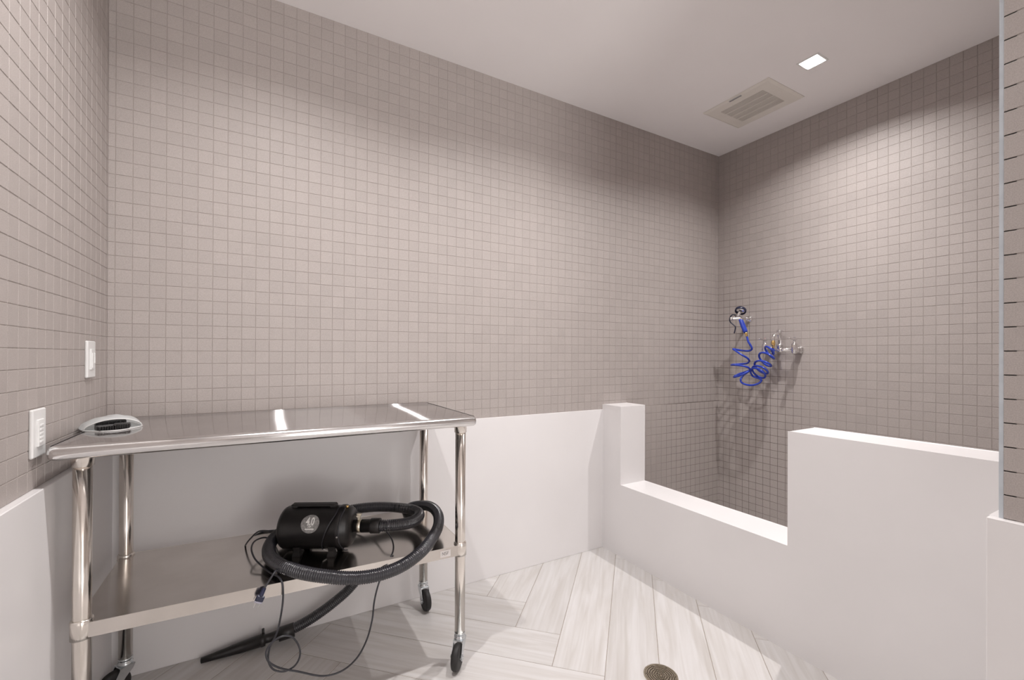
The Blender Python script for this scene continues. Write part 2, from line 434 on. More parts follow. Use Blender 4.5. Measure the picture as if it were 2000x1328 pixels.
# floor: herringbone planks, 45 degrees
WP = .2067
mb = MB(); mb.uv = []; mb.col = []
mb.box((XC-.1, YR-.1, -.08), (XB+.1, YA+.1, -.0012), 1)
s2 = math.sqrt(2); QO = .506-1; PO = 8.45-6
def pq(p, q): return Vector(((p-q)*WP/s2, (p+q)*WP/s2, 0))
mb.uv += [(0, 0)]*len(mb.v); mb.col += [1]*len(mb.v)
K = 6
# '/' plank in row j starts at p = j + const ; find const from row q in [.506,1.495] starting p=8.45
def plank(p0, p1, q0, q1, along_p):
    g = .0012/WP; ch = .004/WP
    n = len(mb.v); sh = random.uniform(.955, 1.02); ox = random.uniform(0, 50); oy = random.uniform(0, 50)
    pts = [(p0+g, q0+g, -.0012), (p1-g, q0+g, -.0012), (p1-g, q1-g, -.0012), (p0+g, q1-g, -.0012),
           (p0+g+ch/4, q0+g+ch/4, 0), (p1-g-ch/4, q0+g+ch/4, 0), (p1-g-ch/4, q1-g-ch/4, 0), (p0+g+ch/4, q1-g-ch/4, 0)]
    for (p, q, z) in pts:
        v = pq(p, q); v.z = z; mb.vert(v)
        a, b_2 = ((p-p0), (q-q0)) if along_p else ((q-q0), (p-p0))
        mb.uv.append((a*WP+ox, b_2*WP+oy)); mb.col.append(sh)
    mb.face((n+4, n+5, n+6, n+7), 0)
    for k in range(4): mb.face((n+k, n+(k+1) % 4, n+4+(k+1) % 4, n+4+k), 0)
for j in range(-30, 30):
    q0 = .506 + j
    for m_ in range(-4, 4):
        p0 = 8.45 + j + 12*m_
        c = pq(p0+3, q0+.5)
        if XC-1 < c.x < XB+1 and YR-1 < c.y < YA+1: plank(p0, p0+6, q0, q0+1, True)
    # '\' planks fill the 6 cells after each '/' run: column p in [P0+6+k], occupying q from ... downward steps
for i in range(-40, 60):
    p0 = 8.45 + i
    for m_ in range(-4, 5):
        # cell (p index i, q index j) is '\' when (i-j) mod 12 in 6..11 ; run of six j's: j from i-11 to i-6
        j0 = i - 11 + 12*m_
        q0 = .506 + j0
        c = pq(p0+.5, q0+3)
        if XC-1 < c.x < XB+1 and YR-1 < c.y < YA+1: plank(p0, p0+1, q0, q0+6, False)
struct(mb.build('floor', [WOOD, SEAM], fix=False))

# ------------------------------------------------------------------ ceiling lamps
LL = {'shower': 'square recessed ceiling light glowing above the shower corner', 'room': 'square recessed ceiling light over the middle of the floor',
      'table': 'square recessed ceiling light over the steel table'}
lab5 = ['', '', '', 'cool square recessed ceiling light near the left wall above the camera']
for i, (x, y, k, nme) in enumerate(LAMPS):
    t = thing('ceiling_light', (x, y, ZC), LL.get(nme) or lab5[i], 'ceiling light', 'recessed square ceiling lights')
    h = LS/2; f = MB()
    for (a, b_2) in (((x-h-.008, y-h-.008), (x+h+.008, y-h)), ((x-h-.008, y+h), (x+h+.008, y+h+.008)), ((x-h-.008, y-h), (x-h, y+h)), ((x+h, y-h), (x+h+.008, y+h))):
        f.box((*a, ZC-.003), (*b_2, ZC+.0005))
    f.build('frame', WPLAS, t)
    g = MB(); g.box((x-h+.001, y-h+.001, ZC+.018), (x+h-.001, y+h-.001, ZC+.024)); g.build('diffuser', GLOW, t)

# ------------------------------------------------------------------ exhaust fan grille
vx0, vx1, vy0, vy1 = 2.465, 2.835, 1.44, 1.865; gx0, gx1, gy0, gy1 = 2.537, 2.765, 1.517, 1.789
t = thing('ceiling_vent', (2.65, 1.65, ZC), 'cream slatted exhaust fan cover on the ceiling beside the shower light', 'ceiling vent')
f = MB(); zt, zb = ZC-.0002, ZC-.010
O_ = [(vx0, vy0), (vx1, vy0), (vx1, vy1), (vx0, vy1)]; I_ = [(gx0, gy0), (gx1, gy0), (gx1, gy1), (gx0, gy1)]
m_ = .016
Oi = [(vx0+m_, vy0+m_), (vx1-m_, vy0+m_), (vx1-m_, vy1-m_), (vx0+m_, vy1-m_)]
for pl, z in ((O_, zt), (O_, ZC-.003), (Oi, zb), (I_, zb), (I_, ZC+.015)):
    for (x, y) in pl: f.vert((x, y, z))
for k in range(4):
    for i in range(4): f.face((k*4+i, k*4+(i+1) % 4, (k+1)*4+(i+1) % 4, (k+1)*4+i))
f.build('frame', CREAM, t)
g = MB()
ns = 54
for i in range(ns):
    y = gy0 + (i+.5)*(gy1-gy0)/ns; g.box((gx0, y-.0013, zb), (gx1, y+.0013, zb+.008))
for k in (1, 2, 3):
    x = gx0 + k*(gx1-gx0)/4; g.box((x-.0028, gy0, zb-.002), (x+.0028, gy1, zb+.008))
g.build('grille', CREAM, t)
g = MB(); g.box((gx0-.003, gy0-.003, ZC+.013), (gx1+.003, gy1+.003, ZC+.018)); g.build('fan_housing', VENTBACK, t)
g = MB(); p0 = at(1424, 198, z=zb); p1 = at(1446, 185, z=zb); g.box((p0.x-.002, p1.y, zb-.003), (p1.x+.014, p0.y, zb)); g.build('logo_plate', ZINC, t)

# ------------------------------------------------------------------ wall switches
def decora(yc, zc, label, kind):
    t = thing('wall_switch', (XC, yc, zc-.062), label, 'light switch', 'white wall switches on the left wall')
    x0 = XC+.001
    g = MB(); g.obox((x0+.0045, yc, zc), (.009, .078, .124), bev=.003); g.build('wall_plate', WPLAS, t)
    g = MB(); g.obox((x0+.010, yc, zc), (.006, .036, .070), bev=.0015); g.build('rocker', WPLAS, t)
    if kind == 'timer':
        for k in range(5):
            g = MB(); g.obox((x0+.0138, yc-.003, zc+.020-k*.0105), (.0035, .018, .0060), bev=.001); g.build('button', WPLAS, t)
    else:
        g = MB(); g.obox((x0+.0135, yc+.010, zc+.004), (.004, .007, .036), bev=.001); g.build('slider', WPLAS, t)
        g = MB(); g.obox((x0+.0135, yc-.006, zc-.004), (.003, .014, .05), bev=.001); g.build('paddle', WPLAS, t)
decora(2.002, 1.222, 'white wall dimmer switch on the left tiled wall near the room corner', 'dimmer')
decora(1.600, 1.036, 'white wall timer switch with a column of buttons beside the table end', 'timer')

# ------------------------------------------------------------------ steel work table on casters
xl, xr, yf, yb = -.428, .700, 1.650, 2.110
t = thing('work_table', (.13, 1.88, 0), 'stainless steel work table on casters with an undershelf against the back wall', 'table')
TX0, TX1, TY0, TY1, TZ = -.480, .738, 1.575, 2.190, 1.0
r_ = .0195
m = MB(); m.uv = None
prof = []
for k in range(13): a = math.pi*1.5 - math.pi*k/12; prof.append((TY0+r_+r_*math.cos(a), TZ-r_+r_*math.sin(a)))     # front roll bottom->top
for k in range(13): a = math.pi/2 - math.pi*k/12; prof.append((TY1-r_+r_*math.cos(a), TZ-r_+r_*math.sin(a)))
prof += [(TY1-.045, TZ-2*r_), (TY1-.045, TZ-.004), (TY0+.045, TZ-.004), (TY0+.045, TZ-2*r_)]
rg = []
for x, s_ in ((TX0, .55), (TX0+.002, .8), (TX0+.007, .95), (TX0+.015, 1), (TX1-.015, 1), (TX1-.007, .95), (TX1-.002, .8), (TX1, .55)):
    rr = []
    for (y, z) in prof:
        # shrink only the rolls round their own centres
        for cy in (TY0+r_, TY1-r_):
            if abs(y-cy) <= r_+1e-6 and not (TY0+.03 < y < TY1-.03):
                y = cy + (y-cy)*s_; z = (TZ-r_) + (z-(TZ-r_))*s_; break
        rr.append(Vector((x, y, z)))
    rg.append(rr)
m.rings(rg, cap=False)
for k_, f_ in enumerate(m.f):
    if all(m.v[q].y < TY0+.0175 or m.v[q].y > TY1-.0175 for q in f_): m.m[k_] = 1
m.box((TX0+.002, TY0+r_, TZ-.036), (TX0+.004, TY1-r_, TZ-.0005)); m.box((TX1-.004, TY0+r_, TZ-.036), (TX1-.002, TY1-r_, TZ-.0005))
m.box((TX0+.004, TY0+.01, TZ-.030), (TX1-.004, TY1-.01, TZ-.0045))
for e_ in (TX0+.001, TX1-.001):   # roll end caps
    for cy in (TY0+r_, TY1-r_): m.lathe((e_-.0005, cy, TZ-r_), X, [(0, r_*.56), (.001, r_*.56)], 16)
m.uv = [(p.x*2, (p.y+p.z)*2) for p in m.v]
m.build('table_top', [TOPM, RIMM], t)
for (x, y) in ((xl, yf), (xr, yf), (xl, yb), (xr, yb)):
    g = MB(); g.cyl((x, y, .128), (x, y, TZ-.03), .0206, 28); lg = g.build('leg', STEEL, t)
    g = MB(); g.lathe((x, y, TZ-.070), Z, [(0, .0215), (.001, .0245), (.036, .0248), (.040, .0248)], 28); g.build('leg_socket', STEEL, lg)

def zs(x): return .4925 - (x-.13)*.016       # the shelf sags slightly to the right
m = MB(); sy0, sy1, sx0, sx1 = 1.634, 2.126, xl+.012, xr-.012
def slab(mb_, xa, xb_, y0, y1, dz0, dz1):
    i = len(mb_.v)
    for x in (xa, xb_):
        for (y, dz) in ((y0, dz0), (y1, dz0), (y1, dz1), (y0, dz1)): mb_.vert((x, y, zs(x)+dz))
    for q in ((0, 1, 2, 3), (7, 6, 5, 4), (0, 4, 5, 1), (1, 5, 6, 2), (2, 6, 7, 3), (3, 7, 4, 0)): mb_.face([i+k for k in q])
slab(m, xl-.012, xr+.012, yf+.02, yb-.02, -.003, 0)
slab(m, sx0, sx1, sy0, yf+.02, -.003, 0); slab(m, sx0, sx1, yb-.02, sy1, -.003, 0)
slab(m, sx0, sx1, sy0-.0015, sy0+.0015, -.041, .0003); slab(m, sx0, sx1, sy1-.0015, sy1+.0015, -.041, .0003)
slab(m, xl-.014, xl-.011, yf+.012, yb-.012, -.041, .0003); slab(m, xr+.011, xr+.014, yf+.012, yb-.012, -.041, .0003)
sh = m.build('shelf', SHELFM, t)
for (x, y) in ((xl, yf), (xr, yf), (xl, yb), (xr, yb)):
    g = MB(); z0 = zs(x); g.lathe((x, y, z0-.046), Z, [(0, .0212), (.001, .0250), (.050, .0252), (.0535, .0235), (.054, .0212)], 28); g.build('shelf_socket', STEEL, sh)
g = MB(); lx0, lx1 = at(860, 1085, y=sy0-.002).x, at(880, 1085, y=sy0-.002).x
i = 0
for x in (lx0, lx1):
    for dz in (-.034, -.008): g.vert((x, sy0-.0022, zs(x)+dz))
g.face((0, 2, 3, 1)); lb = g.build('rating_label', LABELM, sh)
g = MB()      # the three letters N S F on the label, as small strokes
def stroke(a, b_2): # in label units 0..1
    lw = .0012; xa, za = a; xb_, zb_ = b_2; w_ = lx1-lx0
    A = Vector((lx0+xa*w_, sy0-.0026, zs(lx0)-.034+.026*za)); B = Vector((lx0+xb_*w_, sy0-.0026, zs(lx0)-.034+.026*zb_))
    d = (B-A).normalized(); n_ = Vector((-d.z, 0, d.x))*lw/2; k = len(g.v)
    for p in (A-n_, B-n_, B+n_, A+n_): g.vert(p)
    g.face((k, k+1, k+2, k+3))
for s_ in (((.2, .3), (.2, .75)), ((.2, .75), (.38, .3)), ((.38, .3), (.38, .75)), ((.60, .73), (.45, .73)), ((.45, .73), (.45, .54)), ((.45, .54), (.6, .52)), ((.6, .52), (.6, .32)), ((.6, .32), (.45, .32)),
           ((.68, .3), (.68, .75)), ((.68, .74), (.82, .74)), ((.68, .54), (.8, .54))): stroke(*s_)
g.build('lettering', INK, lb)

def caster(x, y, ang):
    d = Vector((math.cos(R(ang)), math.sin(R(ang)), 0)); s_ = Vector((-d.y, d.x, 0)); wr = .049
    g = MB(); c = Vector((x, y, 0)) + d*.034 + Z*wr
    g.lathe((x, y, .103), Z, [(0, .0205), (.004, .0225), (.010, .0225), (.012, .018), (.018, .018), (.020, .0215), (.027, .0215)], 24)
    for sg in (-1, 1):                       # fork cheeks: an outline extruded across
        out = [(-.022, .104), (.022, .104), (.034, .080), (.048, .055), (.044, .040), (.034, .034), (.024, .040), (.008, .066), (-.014, .088)]
        k = len(g.v); o1 = .0185*sg; o2 = .0210*sg
        for o in (o1, o2):
            for (a, z) in out: g.vert(Vector((x, y, 0)) + d*a + Z*z + s_*o)
        nn_ = len(out); g.face([k+i for i in range(nn_)]); g.face([k+nn_+i for i in range(nn_)][::-1])
        for i in range(nn_): g.face((k+i, k+(i+1) % nn_, k+nn_+(i+1) % nn_, k+nn_+i))
    g.obox(Vector((x, y, .1035)) + d*.002, (.046, .042, .004), Matrix((d, s_, Z)).transposed(), bev=.001)
    g.cyl(c - s_*.026, c + s_*.026, .0065, 12); g.cyl(c - s_*.024, c + s_*.024, .010, 6)
    o = g.build('caster', ZINC, t)
    w_ = MB(); w_.lathe(c - s_*.015, s_, [(0, .030), (.0005, .040), (.003, .046), (.008, wr), (.015, wr), (.022, wr), (.027, .046), (.0295, .040), (.030, .030)], 36)
    w_.build('wheel', BLACKM, o)
caster(xr, yf, 230); caster(xr, yb, 272); caster(xl, yb, 215); caster(xl, yf, 160)

# ------------------------------------------------------------------ pet dryer with hose, on the shelf
DA = R(-27); dx = Vector((math.cos(DA), math.sin(DA), 0)); dy = Vector((-dx.y, dx.x, 0))
DC = Vector((.194, 1.838, .582)); RB = .0785
def D(a, b_2, c): return DC + dx*a + dy*b_2 + Z*c
t = thing('pet_dryer', (DC.x, DC.y, zs(DC.x)), 'black pet grooming dryer with a long ribbed hose lying on the table shelf', 'dryer')
m = MB(); m.lathe(D(-.131, 0, 0), dx, [(0, .050), (.002, .064), (.008, .073), (.016, .0775), (.020, RB), (.214, RB), (.217, RB+.002), (.231, RB+.002), (.234, RB-.002), (.250, RB-.004), (.260, RB-.012), (.265, RB-.024), (.267, .04)], 56)
m.build('housing', BLACK, t)
m = MB(); m.obox(D(-.015, 0, RB+.006), (.165, .030, .009), Matrix((dx, dy, Z)).transposed(), bev=.003)
for a in (-.085, .058): m.obox(D(a, 0, RB), (.022, .028, .014), Matrix((dx, dy, Z)).transposed(), bev=.002)
m.build('handle', BLACKM, t)
for a, b_2 in ((-.058, -.048), (.068, -.048), (-.058, .048), (.068, .048)):
    m = MB(); c = D(a, b_2, 0); zf = zs(c.x)
    m.rings([[Vector((c.x, c.y, z)) + dx*(sx*q) + dy*(sy_*q) for sx, sy_ in ((-1, -1), (1, -1), (1, 1), (-1, 1))] for z, q in ((zf+.0002, .014), (zf+.005, .014), (zf+.02, .010), (DC.z-.055, .012))], smooth=False)
    m.build('foot', BLACKM, t)
# badge on the cylinder; ang = angle from -dy (towards the room) upwards
def cylp(a, arc, r=RB+.0008):
    th = arc/RB; return D(a, -math.cos(th)*r, math.sin(th)*r)
BA, BARC, BR = -.004, .038, .033
m = MB(); m.vert(cylp(BA, BARC)); nr, nt = 5, 36
for i in range(1, nr+1):
    for j in range(nt):
        q = 2*math.pi*j/nt; m.vert(cylp(BA+BR*i/nr*math.cos(q), BARC+BR*i/nr*math.sin(q)))
for j in range(nt): m.face((0, 1+j, 1+(j+1) % nt))
for i in range(1, nr):
    for j in range(nt): m.face((1+(i-1)*nt+j, 1+i*nt+j, 1+i*nt+(j+1) % nt, 1+(i-1)*nt+(j+1) % nt))
bd = m.build('badge', BADGE, t, fix=False)
def text_mesh(s_, size, sx=1., shear=0., bold=0.):
    cu = bpy.data.curves.new('txt', 'FONT'); cu.body = s_; cu.size = size; cu.align_x = 'CENTER'; cu.align_y = 'CENTER'; cu.offset = bold; cu.resolution_u = 4; cu.shear = shear
    ob = bpy.data.objects.new('txt', cu); me = ob.to_mesh()
    vs = [(v.co.x*sx, v.co.y) for v in me.vertices]; fs = [tuple(p.vertices) for p in me.polygons]
    ob.to_mesh_clear(); bpy.data.objects.remove(ob); bpy.data.curves.remove(cu); return vs, fs
m = MB()
for s_, size, sx, dy_, bold in (('4.0', .038, .64, .007, .0014), ('HP', .010, .9, -.0105, .0002)):
    vs, fs = text_mesh(s_, size, sx, 0, bold); k = len(m.v)
    for (a, b_2) in vs: m.vert(cylp(BA+a, BARC+dy_+b_2, RB+.0014))
    for f_ in fs: m.face([k+i for i in f_])
k = len(m.v)
for a, b_2 in ((-.016, -.0205), (.016, -.0205), (.016, -.0165), (-.016, -.0165)): m.vert(cylp(BA+a, BARC+b_2, RB+.0014))
m.face((k, k+1, k+2, k+3)); m.build('lettering', PRINT, bd, fix=False)
m = MB(); m.lathe(cylp(.096, -.012, RB-.001), cylp(.096, -.012, RB+1)-cylp(.096, -.012, RB), [(0, .0045), (.003, .0045), (.004, .003)], 12); m.build('screw', CHROME, t)
m = MB(); m.lathe(D(.112, -.012, RB-.004), Z, [(0, .006), (.007, .006), (.009, .004)], 8); m.build('screw', BRASS, t)
# outlet, clamp
OA = .135
m = MB(); m.lathe(D(OA-.004, -.01, .004), dx, [(0, .022), (.048, .022)], 28); m.build('outlet', BLACK, t)
m = MB(); m.lathe(D(OA+.016, -.01, .004), dx, [(0, .0235), (.0005, .0245), (.013, .0245), (.0135, .0235)], 28)
m.obox(D(OA+.022, -.014, .038), (.012, .006, .022), Matrix((dx, dy, Z)).transposed(), bev=.002); m.cyl(D(OA+.018, -.022, .044), D(OA+.018, .006, .044), .004, 10)
m.obox(D(OA+.022, -.014, .050), (.020, .005, .008), Matrix((dx, dy, Z)).transposed(), bev=.002); m.build('hose_clamp', CLAMPM, t)
cf0 = D(OA+.044, -.01, .004)
m = MB(); m.lathe(D(OA+.030, -.01, .004), dx, [(0, .020), (.001, .0245), (.034, .0245), (.036, .0275), (.037, .0285), (.070, .0285), (.072, .0265)], 32); m.build('hose_cuff', BLACK, t)
# main hose
hs = D(OA+.095, -.01, .004)
HR = .0225
hp = [hs, hs+dx*.035, at(800, 1021, y=1.74), at(816, 1012, y=1.79), at(818, 1002, y=1.87), at(803, 995, y=1.95), at(772, 991, y=2.005), at(735, 990, y=2.02), at(690, 995, y=2.03),
      at(640, 1008, y=2.03), at(585, 1022, y=2.02), at(548, 1040, y=1.96), at(528, 1062, y=1.87), at(527, 1086, y=1.765), at(548, 1104, y=1.68), at(590, 1118, y=1.615), at(640, 1126, y=1.575),
      at(690, 1129, y=1.555), at(740, 1122, y=1.55), at(785, 1105, y=1.56), at(820, 1080, y=1.59), at(842, 1054, y=1.65), at(856, 1026, y=1.74), at(855, 1004, y=1.83), at(842, 990, y=1.92), at(822, 987, y=2.0),
      at(800, 992, y=2.075), at(786, 1010, y=2.135), Vector((.595, 2.168, .47)), Vector((.555, 2.165, .40)), at(690, 1141, y=2.12), at(650, 1178, y=2.12), at(600, 1213, y=2.13), at(560, 1234, y=2.14)]
PT = .0072
pth = resample(smooth_path(hp, .01), PT/6)
m = MB(); m.tube(pth, HR, 13, rfun=lambda s_: HR - .0028*(.5+.5*math.cos(2*math.pi*s_/PT))**1.5)
m.build('hose', HOSE, t)
# nozzle at the hose end
na = hp[-1]; nd = (at(393, 1290, y=2.165)-na); nl = nd.length; nd.normalize()
m = MB(); m.lathe(na-nd*.03, nd, [(0, .024), (.001, .0285), (.060, .0285), (.061, .020), (.095, .018), (.112, .018), (.113, .025), (.118, .026), (.128, .026), (.13, .024), (.20, .0215), (.30, .0135), (nl+.03, .0115), (nl+.031, .009)], 28)
m.cyl(na+nd*.09+Z*.02, na+nd*.09+Z*.047, .005, 10); m.build('nozzle', BLACK, t)
# power cord: housing -> shelf -> over the front edge, one free loop, back up -> plug end
cr = .0030
cp = [D(-.150, .01, -.02), at(528, 1037, y=1.96), at(505, 1038, y=1.93), at(489, 1052, y=1.95), at(480, 1066, y=2.03), Vector((.0, 2.12, .497)), Vector((.1, 2.10, .497)), Vector((.22, 2.03, .494)), at(700, 1026, y=1.97), at(735, 1022, y=1.90), at(752, 1035, y=1.80), at(766, 1055, y=1.73), at(768, 1075, y=1.68), at(758, 1098, y=1.64), at(748, 1118, y=1.615),
      at(738, 1145, y=1.605), at(731, 1175, y=1.60), at(727, 1210, y=1.60), at(716, 1250, y=1.60), at(697, 1285, y=1.60), at(670, 1309, y=1.60), at(635, 1320, y=1.60), at(600, 1318, y=1.60), at(567, 1307, y=1.60),
      at(575, 1303, y=1.592), at(585, 1283, y=1.592), at(584, 1262, y=1.592), at(572, 1243, y=1.592), at(553, 1239, y=1.60), at(534, 1252, y=1.60), at(521, 1275, y=1.60), at(522, 1298, y=1.60), at(534, 1311, y=1.606), at(552, 1310, y=1.61)]
cp1 = cp[:22] + [at(580, 1311, y=1.60), at(545, 1304, y=1.598), at(523, 1290, y=1.598), at(520, 1272, y=1.598), at(532, 1254, y=1.60), at(550, 1243, y=1.60), at(568, 1243, y=1.60), at(583, 1260, y=1.60), at(586, 1280, y=1.60), at(576, 1300, y=1.606),
        at(556, 1311, y=1.610), at(535, 1308, y=1.612), at(524, 1290, y=1.612), at(527, 1265, y=1.612), at(541, 1235, y=1.612), at(549, 1200, y=1.612), at(553, 1165, y=1.612), at(551, 1138, y=1.618), at(543, 1126, y=1.65), at(530, 1120, y=1.69),
        at(512, 1106, y=1.75), at(497, 1090, y=1.80), at(491, 1070, y=1.86), at(500, 1055, y=1.92), at(520, 1050, y=1.95), Vector((.045, 1.95, .505)), Vector((.06, 1.83, .4975)), Vector((.055, 1.72, .499)), at(537, 1117, y=1.635), at(527, 1132, y=1.62), at(517, 1148, y=1.612)]
m = MB(); m.tube(resample(smooth_path(cp1, .006), .005), cr, 8); m.build('power_cord', CORD, t)
pa = at(517, 1148, y=1.612); pd = (at(506, 1172, y=1.608)-pa).normalized(); pu = Vector((1, 0, 0)); pu = (pu-pd*pu.dot(pd)).normalized(); pv = pd.cross(pu)
m = MB(); m.lathe(pa, pd, [(0, .004), (.001, .0055), (.022, .0065), (.024, .008)], 12)
m.obox(pa+pd*.032, (.024, .015, .020), Matrix((pu, pv, pd)).transposed(), bev=.003); pg = m.build('plug', DKN, t)
m = MB(); m.obox(pa+pd*.0415, (.0225, .0145, .006), Matrix((pu, pv, pd)).transposed(), bev=.001); m.build('plug_face', PLUGM, pg)
for s_ in (-1, 1):
    m = MB(); m.obox(pa+pd*.050+pu*.0065*s_, (.0016, .006, .018), Matrix((pu, pv, pd)).transposed()); m.build('prong', CHROME, pg)
# thin control cable looped round the barrel
cb = [cylp(0.034, -.075, RB+.004), cylp(0.038, -.045, RB+.004), cylp(0.048, -.01, RB+.004), cylp(0.064, .03, RB+.004), cylp(0.082, .07, RB+.004), cylp(0.088, .105, RB+.004), cylp(0.108, .10, RB+.006), cylp(0.105, .06, RB+.006), cylp(0.102, .02, RB+.006), cylp(0.104, -.03, RB+.006), cylp(0.112, -.08, RB+.006), cylp(0.118, -.10, RB+.006)]
m = MB(); m.tube(smooth_path(cb, .006), .0022, 8); m.build('cable_loop', CORD, t)
m = MB(); m.tube([cylp(.034, -.075, RB+.004), cylp(.044, -.083, RB+.006), cylp(.056, -.092, RB+.004)], .0015, 6); m.build('cable_tie', WPLAS, t)

# ------------------------------------------------------------------ clear bag with black things in it, on the table
bl = Vector((-.478, 1.842, 1.0)); br = Vector((-.343, 1.886, 1.0)); bu = br-bl; bv = Vector((-.035, .125, 0)); bv2 = Vector((-.055, .105, 0))
tb_ = thing('plastic_bag', (-.41, 1.85, 1.0), 'clear zip bag lying open at the left end of the steel table', 'bag')
m = MB(); nu, nv = 28, 16
def bagp(s_, q, top):
    base = bl + bu*s_ + (bv*s_+bv2*(1-s_))*q
    wd = math.sin(math.pi*s_)
    nar = 1 - .20*q**2
    mid = bl + bu*.5 + (bv+bv2)*.5*q; base = mid + (base-mid)*nar
    if top:
        h = (.0150*wd**.8)*(1-q)**1.5 + .036*wd**.38*math.sin(math.pi*min(1, .12+q*.9))**.7*(.75+.25*s_)
        h += .0016*math.sin(19*s_+8*q)*math.sin(3.1*q)*wd + .0012*math.sin(31*s_-13*q)*wd*q
        return base + Vector((0, 0, .0025 + h)) + Vector((.004, -.022, 0))*wd*(1-q)**2
    return base + Vector((0, 0, .0012+.0004*wd)) + Vector((.016, -.062, 0))*wd*(1-q)**3
for top in (0, 1):
    k = len(m.v)
    for i in range(nu+1):
        for j in range(nv+1): m.vert(bagp(i/nu, j/nv, top))
    for i in range(nu):
        for j in range(nv): m.face((k+i*(nv+1)+j, k+(i+1)*(nv+1)+j, k+(i+1)*(nv+1)+j+1, k+i*(nv+1)+j+1), 0, True)
for rng in ([(0, j) for j in range(nv+1)], [(nu, j) for j in range(nv+1)], [(i, nv) for i in range(nu+1)]):
    for a, b_2 in zip(rng, rng[1:]):
        o2 = (nu+1)*(nv+1); m.face((a[0]*(nv+1)+a[1], b_2[0]*(nv+1)+b_2[1], o2+b_2[0]*(nv+1)+b_2[1], o2+a[0]*(nv+1)+a[1]), 0, True)
m.build('film', BAG, tb_, fix=False)
for top, nme in ((1, 'upper'), (0, 'lower')):
    m = MB(); m.tube([bagp(i/30, 0, top) + Vector((0, 0, .0006)) for i in range(31)], .0017, 6); m.build('zip_strip', WPLAS, tb_)
tc_ = thing('clipper_guards', (-.405, 1.88, 1.002), 'black plastic clipper guards inside the clear zip bag', 'clipper guard')
for k, (s_, q, w_, h_) in enumerate(((.37, .12, .046, .015), (.64, .12, .042, .017), (.5, .40, .075, .022))):
    c = bagp(s_, q, 0); m = MB(); rot = Matrix((bu.normalized(), Z.cross(bu.normalized()), Z)).transposed() @ Matrix.Rotation(R((10, -14, 4)[k]), 3, 'Z')
    m.obox(c+Z*(h_/2+.001), (w_, .028, h_), rot, bev=.003)
    for j in range(7): m.obox(c+Z*(h_*.5+.001)+rot @ Vector(((j-3)*w_/7.6, -.017, -.001)), (.0022, .012, h_*.75), rot)
    m.build('guard', BLACK, tc_)

# ------------------------------------------------------------------ faucet on the right wall
FY, FZ, FX = 1.705, 1.283, 3.052
ya_, yb_ = FY-.098, FY+.098
t = thing('faucet', (XB, FY, FZ), 'chrome wall mounted faucet with two lever handles and a spray hose outlet', 'faucet')
m = MB(); m.cyl((FX, ya_, FZ), (FX, yb_, FZ), .0115, 20)
for y in (ya_, yb_): m.lathe((FX, y-.018, FZ), Y, [(0, .014), (.002, .0165), (.034, .0165), (.036, .014)], 20)
m.lathe((FX, FY-.02, FZ), Y, [(0, .013), (.002, .0175), (.038, .0175), (.04, .013)], 20)
m.lathe((FX, FY, FZ+.005), Z, [(0, .0165), (.018, .0165), (.019, .020), (.034, .020), (.035, .0125), (.06, .0115)], 20)
m.build('body', CHROME, t)
for y in (ya_, yb_):
    m = MB(); m.lathe((XB, y, FZ), -X, [(-.001, .0275), (.004, .0275), (.012, .024), (.018, .0165), (.024, .0165), (.025, .0185), (.034, .0185), (.036, .014), (.060, .014)], 28); m.build('wall_flange', CHROME, t)
    m = MB(); m.lathe((FX-.004, y, FZ-.026), Z, [(0, .011), (.004, .0165), (.012, .0190), (.058, .0188), (.066, .0165), (.074, .011), (.080, .0075), (.092, .0075)], 20); v_ = m.build('valve', CHROME, t)
    m = MB(); hz = FZ+.069
    rs = []
    for a, hw, ht in ((.012, .010, .007), (.0, .011, .008), (-.018, .008, .0068), (-.045, .0095, .0058), (-.068, .0115, .0055), (-.080, .008, .004)):
        rs.append([Vector((FX-.004+a, y+math.cos(q)*hw, hz+.006*min(1, -min(a, 0)/.06)+math.sin(q)*ht)) for q in [2*math.pi*j/12 for j in range(12)]])
    m.rings(rs); m.lathe((FX-.004, y, hz-.004), Z, [(0, .009), (.012, .0095), (.015, .006)], 16)
    hd = m.build('handle', CHROME, v_)
    m = MB(); m.lathe((FX-.004, y, hz+.0115), Z, [(0, .005), (.0012, .0045)], 12); m.build('index_button', RED if y > FY else DBLUE, hd)
# riser, top knob and elbow carrying the hose end
m = MB(); m.lathe((FX, FY, FZ+.05), Z, [(0, .0115), (.012, .0115), (.018, .0085), (.035, .0095), (.044, .014), (.055, .016), (.066, .016), (.069, .012), (.072, .017), (.079, .019), (.084, .016), (.086, .01)], 24)
m.cyl((FX, FY-.020, FZ+.126), (FX, FY+.020, FZ+.126), .005, 10)
ex = FX-.076
m.tube(smooth_path([Vector((FX-.006, FY, FZ+.106)), Vector((FX-.036, FY, FZ+.106)), Vector((FX-.062, FY, FZ+.098)), Vector((ex, FY, FZ+.080)), Vector((ex, FY, FZ+.064))], .005), .0115, 16)
m.build('spout', CHROME, t)

# ------------------------------------------------------------------ sprayer with its coiled hose, hung on a chrome hook
t = thing('wall_hook', (XB, 1.957, 1.513), 'round chrome sprayer hook on the tiled wall beside the faucet', 'hook')
m = MB(); m.lathe((XB, 1.957, 1.513), -X, [(-.001, .025), (.004, .025), (.010, .020), (.014, .012), (.05, .010)], 28); m.build('flange', CHROME, t)
m = MB(); m.tube(smooth_path([Vector((XB-.045, 1.957, 1.513)), Vector((XB-.085, 1.955, 1.512)), Vector((XB-.115, 1.953, 1.515)), Vector((XB-.125, 1.952, 1.527))], .005), .0065, 12); m.build('hook_arm', CHROME, t)

